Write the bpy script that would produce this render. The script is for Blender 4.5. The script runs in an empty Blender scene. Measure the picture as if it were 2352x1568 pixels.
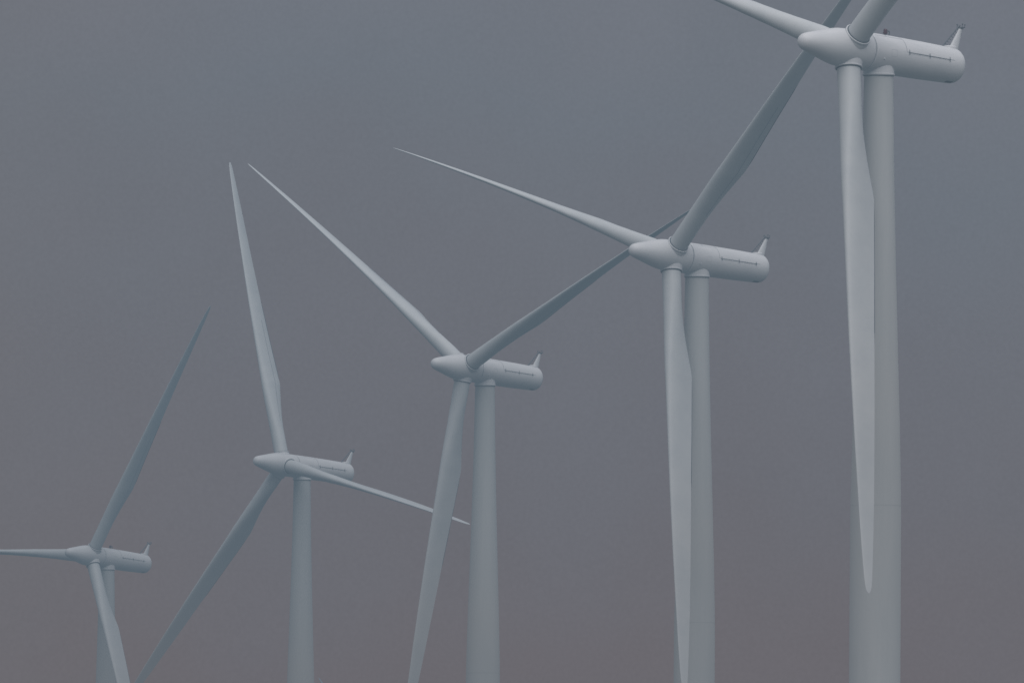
import bpy, math, random
from mathutils import Vector, Matrix
random.seed(4)
scene=bpy.context.scene
coll=scene.collection
scene.view_settings.view_transform='Standard'
scene.view_settings.look='None'
scene.view_settings.exposure=0

# ------------------------------------------------------------ distance haze painted into the materials as a mixed-in glow
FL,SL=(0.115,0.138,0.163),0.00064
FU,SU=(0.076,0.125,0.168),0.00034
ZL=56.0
def add_painted_haze(nt,surf_out):
    """painted aerial perspective: haze-coloured emission mixed over the surface by world position (how far down the row a point stands, and its height)"""
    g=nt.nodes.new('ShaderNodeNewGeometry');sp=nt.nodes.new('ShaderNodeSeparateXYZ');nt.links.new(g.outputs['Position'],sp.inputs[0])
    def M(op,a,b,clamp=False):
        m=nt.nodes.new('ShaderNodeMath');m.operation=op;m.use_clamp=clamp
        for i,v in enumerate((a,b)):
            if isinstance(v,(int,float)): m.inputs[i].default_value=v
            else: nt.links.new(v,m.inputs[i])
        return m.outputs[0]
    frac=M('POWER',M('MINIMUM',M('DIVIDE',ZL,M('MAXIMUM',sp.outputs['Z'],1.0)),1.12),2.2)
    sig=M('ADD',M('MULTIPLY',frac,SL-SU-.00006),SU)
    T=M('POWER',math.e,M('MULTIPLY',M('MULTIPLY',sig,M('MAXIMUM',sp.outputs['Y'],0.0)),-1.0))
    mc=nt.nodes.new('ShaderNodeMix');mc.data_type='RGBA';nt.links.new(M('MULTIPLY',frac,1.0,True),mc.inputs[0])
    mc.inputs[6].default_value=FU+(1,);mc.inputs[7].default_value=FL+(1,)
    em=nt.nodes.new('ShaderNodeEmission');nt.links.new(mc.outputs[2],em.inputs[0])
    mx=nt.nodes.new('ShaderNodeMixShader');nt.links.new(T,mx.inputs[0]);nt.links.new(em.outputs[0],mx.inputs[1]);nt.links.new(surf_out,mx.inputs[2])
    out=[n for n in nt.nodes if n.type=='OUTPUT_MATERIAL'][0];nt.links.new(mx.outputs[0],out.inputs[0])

# ------------------------------------------------------------ materials
def new_mat(name):
    m=bpy.data.materials.new(name);m.use_nodes=True
    nt=m.node_tree;m.cycles.emission_sampling='NONE'
    add_painted_haze(nt,nt.nodes['Principled BSDF'].outputs[0])
    return m,nt,nt.nodes['Principled BSDF']
def ramp(nt,fac,stops):
    r=nt.nodes.new('ShaderNodeValToRGB')
    while len(r.color_ramp.elements)<len(stops): r.color_ramp.elements.new(0.5)
    for e,(p,c) in zip(r.color_ramp.elements,stops):
        e.position=p;e.color=tuple(c)+(1,) if len(c)==3 else c
    nt.links.new(fac,r.inputs[0]);return r.outputs[0]
def paint(name,c0,c1,rough=0.42,stretch=(0.6,0.6,0.12)):
    m,nt,b=new_mat(name)
    tc=nt.nodes.new('ShaderNodeTexCoord');mp=nt.nodes.new('ShaderNodeMapping')
    mp.inputs['Scale'].default_value=stretch
    nt.links.new(tc.outputs['Object'],mp.inputs[0])
    n=nt.nodes.new('ShaderNodeTexNoise');n.inputs['Scale'].default_value=1.6;n.inputs['Detail'].default_value=6
    n.inputs['Roughness'].default_value=0.62
    nt.links.new(mp.outputs[0],n.inputs['Vector'])
    col=ramp(nt,n.outputs['Fac'],[(0.3,c0),(0.62,c1)])
    nt.links.new(col,b.inputs['Base Color'])
    rr=nt.nodes.new('ShaderNodeMapRange');rr.inputs['To Min'].default_value=rough-.08;rr.inputs['To Max'].default_value=rough+.12
    nt.links.new(n.outputs['Fac'],rr.inputs['Value']);nt.links.new(rr.outputs[0],b.inputs['Roughness'])
    return m
M_TOWER=paint('tower_paint',(0.59,0.60,0.595),(0.66,0.66,0.65),0.55,(0.35,0.35,0.03))
M_NAC=paint('nacelle_paint',(0.77,0.77,0.78),(0.84,0.83,0.835),0.38,(0.25,1,1))
M_BLADE=paint('blade_gelcoat',(0.67,0.685,0.695),(0.73,0.74,0.74),0.36,(0.3,0.3,0.3))
M_SEAM=paint('dark_seam',(0.10,0.12,0.14),(0.17,0.18,0.20),0.6,(1,1,1))
M_STRIP=paint('grey_strip',(0.36,0.38,0.40),(0.46,0.47,0.49),0.6,(1,1,1))
M_PANEL=paint('panel_joint',(0.38,0.39,0.41),(0.48,0.48,0.50),0.6,(1,1,1))
M_TSEAM=paint('tower_seam',(0.54,0.55,0.54),(0.58,0.585,0.58),0.6,(1,1,1))
M_LAMP=paint('red_lamp_glass',(0.07,0.02,0.03),(0.12,0.03,0.04),0.25,(1,1,1))

# ------------------------------------------------------------ mesh helpers
class MB:
    def __init__(s): s.v=[];s.f=[];s.m=[];s.sm=[]
    def add(s,vs,fs,mi=0,smooth=True):
        o=len(s.v);s.v+= [tuple(v) for v in vs]
        for f in fs: s.f.append(tuple(i+o for i in f));s.m.append(mi);s.sm.append(smooth)
    def loft(s,rings,mi=0,closed=True,cap0=False,cap1=False,smooth=True):
        n=len(rings[0]);vs=[p for r in rings for p in r];fs=[]
        for i in range(len(rings)-1):
            for j in range(n if closed else n-1):
                a=i*n+j;b=i*n+(j+1)%n;fs.append((a,b,b+n,a+n))
        if cap0: fs.append(tuple(range(n))[::-1])
        if cap1: fs.append(tuple((len(rings)-1)*n+j for j in range(n)))
        s.add(vs,fs,mi,smooth)
    def revolve(s,prof,o,ax,n=64,mi=0,smooth=True,cap0=True,cap1=True):
        ax=Vector(ax).normalized();o=Vector(o)
        t=Vector((0,0,1)) if abs(ax.z)<.9 else Vector((1,0,0))
        u=ax.cross(t).normalized();w=ax.cross(u)
        s.loft([[o+ax*h+(u*math.cos(2*math.pi*j/n)+w*math.sin(2*math.pi*j/n))*r for j in range(n)] for h,r in prof],mi,True,cap0,cap1,smooth)
    def tube(s,a,b,r,r2=None,n=10,mi=0):
        a=Vector(a);b=Vector(b);s.revolve([(0,r),((b-a).length,r2 if r2 is not None else r)],a,b-a,n,mi)
    def box(s,c,hx,hy,hz,mi=0,rot=None):
        c=Vector(c);vs=[]
        for x in (-1,1):
            for y in (-1,1):
                for z in (-1,1):
                    v=Vector((x*hx,y*hy,z*hz))
                    if rot: v=rot@v
                    vs.append(c+v)
        s.add(vs,[(0,1,3,2),(4,6,7,5),(0,4,5,1),(2,3,7,6),(0,2,6,4),(1,5,7,3)],mi,False)
    def mesh(s,name,mats):
        me=bpy.data.meshes.new(name);me.from_pydata(s.v,[],s.f)
        for m in mats: me.materials.append(m)
        me.polygons.foreach_set('material_index',s.m);me.polygons.foreach_set('use_smooth',s.sm)
        me.update()
        import bmesh
        bm=bmesh.new();bm.from_mesh(me);bmesh.ops.recalc_face_normals(bm,faces=bm.faces);bm.to_mesh(me);bm.free()
        me.set_sharp_from_angle(angle=math.radians(38))
        return me

# ------------------------------------------------------------ nacelle (local frame: +X nose, +Y towards starboard, +Z up)
LN,LR,LT=5.38,12.16,3.44
def nr(x):   # nacelle radius along the axis
    pts=[(-1.8,1.60),(-4,1.61),(-8,1.56),(-11.2,1.48),(-11.7,1.44),(-11.95,1.34),(-12.1,1.18)]
    if x>=pts[0][0]: return pts[0][1]
    for a,b in zip(pts,pts[1:]):
        if x>=b[0]: return a[1]+(b[1]-a[1])*(x-a[0])/(b[0]-a[0])
    return pts[-1][1]
def npt(x,al,off=0):
    r=nr(x)+off;a=math.radians(al);return Vector((x,r*math.cos(a),r*math.sin(a)))
def ribbon(mb,path,w,off,mi,fn=npt):
    P=[fn(x,a,off) for x,a in path];N=[(Vector((0,p.y,p.z))).normalized() for p in P]
    L=[];Rr=[]
    for i,p in enumerate(P):
        t=(P[min(i+1,len(P)-1)]-P[max(i-1,0)]).normalized();b=t.cross(N[i]).normalized()*w/2
        L.append(p+b);Rr.append(p-b)
    mb.loft([[l,r] for l,r in zip(L,Rr)],mi,closed=False,smooth=False)
def lin(a,b,n): return [a+(b-a)*i/n for i in range(n+1)]

mb=MB()
mb.revolve([(1.80,1.1),(1.80,1.52),(1.84,1.585),(1.92,1.60)]+[(-x,nr(x)) for x in lin(-2.1,-11.2,20)]+
           [(11.5,1.465),(11.75,1.41),(11.93,1.30),(12.05,1.15),(12.12,0.9),(12.15,0.5),(12.16,0.05)],(0,0,0),(-1,0,0),96)
ribbon(mb,[(-5.15,a) for a in lin(11,150,40)],0.05,0.006,2)
ribbon(mb,[(x,11) for x in lin(-5.15,-10.6,10)],0.04,0.007,2)
ribbon(mb,[(x,150) for x in lin(-5.15,-10.6,10)],0.04,0.007,2)
ribbon(mb,[(x,58) for x in lin(-2.1,-5.1,10)],0.03,0.007,2)
ribbon(mb,[(-3.4,a) for a in lin(58,120,16)],0.03,0.008,2)
for x in (-3.45,-4.05): ribbon(mb,[(x,a) for a in lin(-9,11,8)],0.012,0.006,2)
for a in (-9,11): ribbon(mb,[(x,a) for x in lin(-3.45,-4.05,3)],0.012,0.007,2)
mb.revolve([(0,.07),(.05,.07),(.09,.04)],npt(-2.75,-20),npt(0,-20),14,0)
ribbon(mb,[(x,-72) for x in lin(-10.6,-11.35,4)],0.34,0.01,1)
mb.revolve([(-.2,.62),(.06,.58),(.14,.44)],npt(-11.25,90),(0,0,1),24,0)
ME_NAC=mb.mesh('nacelle',[M_NAC,M_SEAM,M_PANEL])

mb=MB()
mb.tube(npt(-5.35,10,.06),npt(-10.1,10,.06),.02,n=8)
for x in (-5.4,-7.7,-10.0):
    ribbon(mb,[(x,a) for a in lin(3,18,5)],0.06,0.07,0)
    mb.tube(npt(x,10,-.02),npt(x,10,.085),.035,n=8)
for x in (-6.55,-8.85): mb.tube(npt(x,10,-.02),npt(x,10,.065),.025,n=8)
ME_RAIL=mb.mesh('side_rail',[M_SEAM])

# weather mast: raked fin, climbing rod, crossbar with four small instruments
mb=MB();zt=nr(-11);rings=[]
for t in lin(0,1,10):
    x0=-11.0-1.12*t;x1=-12.12-0.36*t
    z=zt-.35+2.02*t;w=.22*(1-.62*t)
    cx=(x0+x1)/2;hx=abs(x0-x1)/2
    rings.append([Vector((cx+hx*math.cos(a),w*math.sin(a),z)) for a in [2*math.pi*j/24 for j in range(24)]])
mb.loft(rings,0,cap0=True,cap1=True)
mb.tube((-10.45,.0,zt+.02),(-12.15,.0,zt+1.92),.055,n=8,mi=1)
for t in lin(.1,.9,6):
    mb.tube((-10.5-1.6*t,.0,zt+.05+1.8*t),(-10.85-1.38*t,.0,zt+.05+1.58*t),.022,n=6,mi=1)
mb.tube((-12.32,-.46,zt+1.78),(-12.32,.5,zt+1.78),.05,n=8,mi=1)
mb.tube((-12.6,0,zt+1.72),(-12.12,0,zt+1.72),.06,n=8,mi=1)
for y,hh in ((-.44,.28),(-.13,.18),(.19,.32),(.48,.24)):
    mb.tube((-12.32,y,zt+1.72),(-12.32,y,zt+1.76+hh),.03,n=8,mi=1)
    mb.revolve([(0,.03),(.03,.065),(.08,.065),(.11,.03)],(-12.32,y,zt+1.70+hh),(0,0,1),12,1)
ME_MAST=mb.mesh('weather_mast',[M_NAC,M_SEAM])

mb=MB()
mb.revolve([(0,.10),(.10,.10),(.12,.19),(.22,.20),(.24,.15),(.42,.17),(.50,.13),(.54,.04)],(-3.9,.1,nr(-4)-.03),(0,0,1),20,0)
pts=[(-4.35,.1,nr(-4)-.03),(-4.35,.1,nr(-4)+.28),(-4.28,.1,nr(-4)+.36),(-4.16,.1,nr(-4)+.36),(-4.1,.1,nr(-4)+.25)]
for a,b in zip(pts,pts[1:]): mb.tube(a,b,.05,n=8,mi=1)
ME_LAMP=mb.mesh('obstruction_lamp',[M_LAMP,M_SEAM])

# yaw collar under the nacelle (own frame: z=0 tower top)
mb=MB()
mb.revolve([(-.02,1.24),(-.02,1.31),(.03,1.34),(.10,1.34),(.14,1.29),(.75,1.27),(1.5,1.2)],(0,0,0),(0,0,1),72,0)
mb.revolve([(-.07,1.18),(-.07,1.27),(-.022,1.27),(-.022,1.18)],(0,0,0),(0,0,1),72,1,cap0=False,cap1=False)
ME_YAW=mb.mesh('yaw_collar',[M_NAC,M_SEAM])

# spinner
mb=MB()
mb.revolve([(-5.38,.03),(-5.36,.18),(-5.30,.34),(-5.18,.50),(-5.0,.63),(-4.75,.73),(-4.4,.83),(-3.8,.98),(-3.1,1.16),(-2.4,1.34),(-1.9,1.455),(-1.4,1.54),(-.8,1.58),(0,1.60),(1.0,1.60),(1.63,1.60),(1.70,1.58),(1.72,1.50),(1.72,1.1)],(0,0,0),(-1,0,0),96,cap0=True)
mb.revolve([(1.68,1.49),(1.84,1.49)],(0,0,0),(-1,0,0),72,1,cap0=False,cap1=False)
ME_HUB=mb.mesh('rotor_hub',[M_NAC,M_SEAM])

R=46.3;CONE0=2.98;SAG=1.31
CONE=CONE0
def interp(tab,r):
    if r<=tab[0][0]: return tab[0][1]
    for a,b in zip(tab,tab[1:]):
        if r<=b[0]:
            return a[1]+(b[1]-a[1])*(r-a[0])/(b[0]-a[0])
    return tab[-1][1]
CH=[(0,1.94),(3.5,1.94),(5,2.02),(7,2.30),(9,2.69),(11,3.09),(12.2,3.31),(12.7,3.35),(13.3,3.31),(15,3.20),(18,3.01),(22,2.76),(26,2.50),(30,2.22),(34,1.92),(38,1.58),(41,1.29),(43.5,.99),(45,.78),(45.8,.58),(46.15,.37),(46.3,.12)]
THK=[(0,1),(3.5,1),(5,.90),(7,.70),(9,.53),(11,.41),(13,.34),(18,.27),(25,.22),(35,.18),(46,.15)]
LE=[(0,.5),(3.5,.5),(6,.46),(12.7,.34),(25,.40),(38,.44),(46,.5)]
BL=[(0,0),(3.5,0),(6,.35),(10,.85),(12.5,1),(50,1)]
TW=[(0,13),(6,13),(13,10),(20,6.5),(30,3),(46,0)]
PITCH=79
def blade_sec(r,psi,tau):
    a=math.radians(psi)
    er=Vector((0,math.cos(a),math.sin(a)));et=Vector((0,-math.sin(a),math.cos(a)));X=Vector((1,0,0))
    # root keeps the hub cone angle, any extra flap builds up along the span
    c=math.radians(CONE0+(CONE-CONE0)*min(1,r/R)**.8)
    d=er*math.cos(c)+X*math.sin(c)
    t=math.radians(tau);zw=Vector((math.sin(t),0,math.cos(t)))
    g=-(zw-zw.dot(d)*d)
    ctr=d*r+g*SAG*(r/R)**2
    b=math.radians(PITCH+interp(TW,r))
    le=-et*math.cos(b)+X*math.sin(b)
    su=-X*math.cos(b)-et*math.sin(b)
    return ctr,le,su
def sec_pt(r,psi,tau,u,side,off=0):
    """u = 0 leading edge .. 1 trailing edge, side +1 suction / -1 pressure"""
    ctr,le,su=blade_sec(r,psi,tau);ch=interp(CH,r);tk=interp(THK,r);bl=interp(BL,r);lf=interp(LE,r)
    u=min(max(u,0),1)
    circ=math.sqrt(max(0,u*(1-u)))*side
    naca=5*(.2969*math.sqrt(u)-.126*u-.3516*u*u+.2843*u**3-.1036*u**4)*side
    camb=.10*u*(1-u)
    y=(circ*tk*(1-bl)+(naca*tk+camb+.004*side*u)*bl)
    return ctr+le*(lf-u)*ch+su*(y*ch+off*side)
def smooth_rs():
    rs=[1.60,1.75,2.2,3,3.5]+lin(4,12,16)[0:]+[12.3,12.55,12.75,13,13.4]+lin(14,44,40)+[44.5,45,45.4,45.8,46.05,46.2,46.3]
    return sorted(set(rs))
def blade_mesh(psi,tau):
    mb=MB();rings=[];N=28
    for r in smooth_rs():
        ring=[]
        for j in range(2*N):
            a=math.pi*j/N;u=.5-.5*math.cos(a)
            ring.append(sec_pt(r,psi,tau,u,1 if j<=N else -1))
        rings.append(ring)
    mb.loft(rings,0,cap0=True,cap1=True)
    return mb.mesh('blade',[M_BLADE])
def te_strip(psi,tau):
    mb=MB();rings=[]
    for r in lin(12.75,25.5,60):
        ctr,le,su=blade_sec(r,psi,tau);p=sec_pt(r,psi,tau,1,1)
        k=min(1,(r-12.74)/1.5,(25.51-r)/1.5)
        rings.append([p+le*(-.085*k+.012),p+le*.03+su*.022*k,p+le*.03-su*.03*k])
    mb.loft(rings,0,cap0=True,cap1=True,smooth=False)
    return mb.mesh('trailing_edge_strip',[M_SEAM])
def vg_strip(psi,tau):
    mb=MB();rings=[]
    for r in lin(6.5,22,50):
        ch=interp(CH,r);u=.60;w=.04/ch
        rings.append([sec_pt(r,psi,tau,u-w,1,.012),sec_pt(r,psi,tau,u,1,.03),sec_pt(r,psi,tau,u+w,1,.012)])
    mb.loft(rings,0,closed=False,smooth=False)
    return mb.mesh('vortex_strip',[M_STRIP])
def collar_mesh(psi):
    mb=MB();a=math.radians(psi);c=math.radians(CONE0)
    d=Vector((math.sin(c),math.cos(a)*math.cos(c),math.sin(a)*math.cos(c)))
    mb.revolve([(.5,1.20),(1.30,1.16),(1.50,1.10),(1.56,1.09),(1.58,1.14),(1.66,1.15),(1.70,1.12)],(0,0,0),d,64,0)
    mb.revolve([(1.69,1.05),(1.76,1.05),(1.765,.98)],(0,0,0),d,64,1,cap0=False)
    return mb.mesh('blade_collar',[M_NAC,M_SEAM])

def tower_mesh(h,rfun,seams):
    mb=MB();zs=sorted(set(lin(0,h,60)+[h-35,h-35.5]))
    mb.revolve([(z,rfun(h-z)) for z in zs],(0,0,0),(0,0,1),96,0)
    for s,mi in seams:
        if 0<h-s<h: mb.revolve([(h-s-.03,rfun(s)+.002),(h-s-.03,rfun(s)+.006),(h-s+.03,rfun(s)+.006),(h-s+.03,rfun(s)+.002)],(0,0,0),(0,0,1),96,mi,cap0=False,cap1=False,smooth=False)
    mb.box((0,-rfun(h)-.02,3.0),.55,.12,1.15,2)
    mb.box((0,-rfun(h)-.9,.9),.8,.9,.9,1)
    return mb.mesh('tower',[M_TOWER,M_TSEAM,M_SEAM])
TR=[(0,1.20),(8,1.33),(15,1.51),(22,1.72),(29,1.94),(34,2.06),(36,2.09),(49,2.11),(90,2.18)]
def rfun(s): return interp(TR,s)

def obj(name,me,parent=None,mw=None):
    o=bpy.data.objects.new(name,me);coll.objects.link(o)
    if parent: o.parent=parent
    if mw is not None: o.matrix_basis=mw
    return o
def turbine(x,d,z,phi,psi,tau,label,lamp=False,detail=True,flap=(0,0,0),dpsi=(0,0,0)):
    global CONE
    C=Vector((x,d,z));ph=math.radians(phi);t=math.radians(tau)
    Xh=Vector((math.cos(ph),math.sin(ph),0));Y=Vector((-math.sin(ph),math.cos(ph),0));Z=Vector((0,0,1))
    X=Xh*math.cos(t)+Z*math.sin(t);Zp=-Xh*math.sin(t)+Z*math.cos(t)
    A=C-LT*X;base=Vector((A.x,A.y,0));h=A.z-1.78
    e=bpy.data.objects.new('wind_turbine',None);coll.objects.link(e);e.location=base;e.empty_display_size=5
    e['label']=label;e['category']='wind turbine';e['group']='wind turbines standing in a row'
    Mx=Matrix(((X.x,Y.x,Zp.x,0),(X.y,Y.y,Zp.y,0),(X.z,Y.z,Zp.z,0),(0,0,0,1)))
    L=Matrix.Translation(C-base)@Mx
    obj('tower',tower_mesh(h,rfun,[(35.3,1)] if detail else []),e)
    obj('yaw_collar',ME_YAW,e,Matrix.Translation((0,0,h)))
    nac=obj('nacelle',ME_NAC,e,L)
    obj('weather_mast',ME_MAST,nac);obj('side_rail',ME_RAIL,nac)
    if lamp: obj('obstruction_lamp',ME_LAMP,nac)
    hub=obj('rotor_hub',ME_HUB,e,L)
    for k in range(3):
        a=psi+120*k+dpsi[k];CONE=CONE0+flap[k]
        obj('blade_collar',collar_mesh(a),hub)
        b=obj('blade',blade_mesh(a,tau),e,L)
        if detail:
            obj('trailing_edge_strip',te_strip(a,tau),b);obj('vortex_strip',vg_strip(a,tau),b)
    return e
TAU=4.906;CZ=1.7
T=[(27.3783,1672.2,82.7596,221.3863,-77.6328,'white wind turbine with red lamp on its tubular nacelle',True,(0,0,0),(0,0,0)),
(16.1654,2082.9,81.8001,218.2451,-76.7583,'white wind turbine with one blade hanging beside its tower',False,(0,0,0),(0,0,0)),
(-5.8182,2506.9,84.4654,222.2625,-94.9568,'hazy white wind turbine with blades in a Y shape',False,(0,0,2.2),(0,0,-.4)),
(-32.2571,2891.3,83.5496,219.6421,-10.2,'hazy white wind turbine with one blade pointing up',False,(0,-1.6,.6),(0,-.2,-1.0)),
(-65.6074,3192.2,77.7511,224.6626,-62.6616,'pale wind turbine in haze with red lamp on nacelle',True,(0,0,0),(0,0,0))]
for x,d,z,ph,ps,lb,lamp,fl,dp in T: turbine(x,d,z+CZ,ph,ps,TAU,lb,lamp,True,fl,dp)
turbine(-36,6090,82,221,134,TAU,'faint distant wind turbine almost lost in the haze',False,False)

# ------------------------------------------------------------ ground
g,nt,b=new_mat('field_ground')
tc=nt.nodes.new('ShaderNodeTexCoord')
n=nt.nodes.new('ShaderNodeTexNoise');n.inputs['Scale'].default_value=0.01;n.inputs['Detail'].default_value=10
nt.links.new(tc.outputs['Object'],n.inputs['Vector'])
nt.links.new(ramp(nt,n.outputs['Fac'],[(0.35,(.045,.050,.035)),(0.5,(.07,.065,.05)),(0.65,(.055,.065,.04))]),b.inputs['Base Color'])
b.inputs['Roughness'].default_value=.95
mb=MB();mb.add([(-40000,-20000,0),(40000,-20000,0),(40000,60000,0),(-40000,60000,0)],[(0,1,2,3)],0,False)
o=obj('ground',mb.mesh('ground',[g]));o['kind']='structure'

# ------------------------------------------------------------ world
w=bpy.data.worlds.new('World');scene.world=w;w.use_nodes=True;nt=w.node_tree;nt.nodes.clear()
SR,SE=math.radians(172),math.radians(58)
out=nt.nodes.new('ShaderNodeOutputWorld')
sky=nt.nodes.new('ShaderNodeTexSky');sky.sky_type='NISHITA';sky.sun_disc=False;sky.sun_elevation=SE;sky.sun_rotation=SR
sky.air_density=2;sky.dust_density=4
bg1=nt.nodes.new('ShaderNodeBackground');bg1.inputs[1].default_value=0.10;nt.links.new(sky.outputs[0],bg1.inputs[0])
tc=nt.nodes.new('ShaderNodeTexCoord');sp=nt.nodes.new('ShaderNodeSeparateXYZ');nt.links.new(tc.outputs['Generated'],sp.inputs[0])
def math_(op,a,b=None,c=None,clamp=False):
    m=nt.nodes.new('ShaderNodeMath');m.operation=op;m.use_clamp=clamp
    for i,v in enumerate((a,b,c)):
        if v is None: continue
        if isinstance(v,(int,float)): m.inputs[i].default_value=v
        else: nt.links.new(v,m.inputs[i])
    return m.outputs[0]
sq=math_('POWER',math_('MAXIMUM',sp.outputs['Z'],0.0),0.5)
def P(e): return e**.5
def noise(scale,detail,rough=.5):
    n1=nt.nodes.new('ShaderNodeTexNoise');n1.inputs['Scale'].default_value=scale;n1.inputs['Detail'].default_value=detail;n1.inputs['Roughness'].default_value=rough
    nt.links.new(tc.outputs['Generated'],n1.inputs['Vector']);return n1.outputs['Fac']
def srgb(c): return tuple(((v/255+.055)/1.055)**2.4 for v in c)
jit=math_('MULTIPLY_ADD',math_('SUBTRACT',noise(60,4,.5),0.5),0.05,sq)
tg=[(.018,(107,105,111)),(.027,(107,109,117)),(.036,(108,112,121)),(.046,(109,116,126)),(.056,(114,119,129))]
cols=[(P(e),srgb(c)) for e,c in tg]
col=ramp(nt,jit,[(0,srgb((106,103,106)))]+cols+[(P(.12),(.30,.31,.34)),(P(.45),(.56,.58,.64)),(1,(.80,.83,.92))])
# warmer smoke towards one side, broken by soft noise
wf=math_('MULTIPLY_ADD',sp.outputs['X'],-80.0,-1.0,clamp=True)
wf=math_('MULTIPLY',wf,math_('MULTIPLY_ADD',noise(70,2,.4),.8,.2,clamp=True))
wf=math_('MULTIPLY',wf,0.6)
mixc=nt.nodes.new('ShaderNodeMix');mixc.data_type='RGBA'
nt.links.new(wf,mixc.inputs[0]);nt.links.new(col,mixc.inputs[6]);mixc.inputs[7].default_value=srgb((110,109,114))+(1,)
# faint uneven cloud tone
gr=math_('ADD',math_('MULTIPLY_ADD',noise(130,5,.6),.08,.955),math_('MULTIPLY_ADD',noise(5200,1,.5),.09,-.045))
bg2=nt.nodes.new('ShaderNodeBackground');nt.links.new(mixc.outputs[2],bg2.inputs[0]);nt.links.new(gr,bg2.inputs[1])
mx=nt.nodes.new('ShaderNodeMixShader');mx.inputs[0].default_value=0.99
nt.links.new(bg1.outputs[0],mx.inputs[1]);nt.links.new(bg2.outputs[0],mx.inputs[2]);nt.links.new(mx.outputs[0],out.inputs[0])

# ------------------------------------------------------------ sun
sd=bpy.data.lights.new('sun','SUN');sd.energy=2.2;sd.angle=math.radians(70);sd.color=(1,.965,.945)
so=bpy.data.objects.new('sun',sd);coll.objects.link(so)
v=Vector((math.cos(SE)*math.sin(SR),math.cos(SE)*math.cos(SR),math.sin(SE)))
so.rotation_euler=v.to_track_quat('Z','Y').to_euler()

# ------------------------------------------------------------ camera
pi_,rl=math.radians(2.0051),math.radians(0.417)
F=Vector((0,math.cos(pi_),math.sin(pi_)));U=Vector((0,-math.sin(pi_),math.cos(pi_)));Rt=Vector((1,0,0))
R2=Rt*math.cos(rl)+U*math.sin(rl);U2=-Rt*math.sin(rl)+U*math.cos(rl)
cd=bpy.data.cameras.new('camera');cd.sensor_width=36;cd.lens=46884/2352*36;cd.clip_start=1;cd.clip_end=100000
cam=bpy.data.objects.new('camera',cd);coll.objects.link(cam)
cam.matrix_world=Matrix(((R2.x,U2.x,-F.x,0),(R2.y,U2.y,-F.y,0),(R2.z,U2.z,-F.z,CZ),(0,0,0,1)))
scene.camera=cam
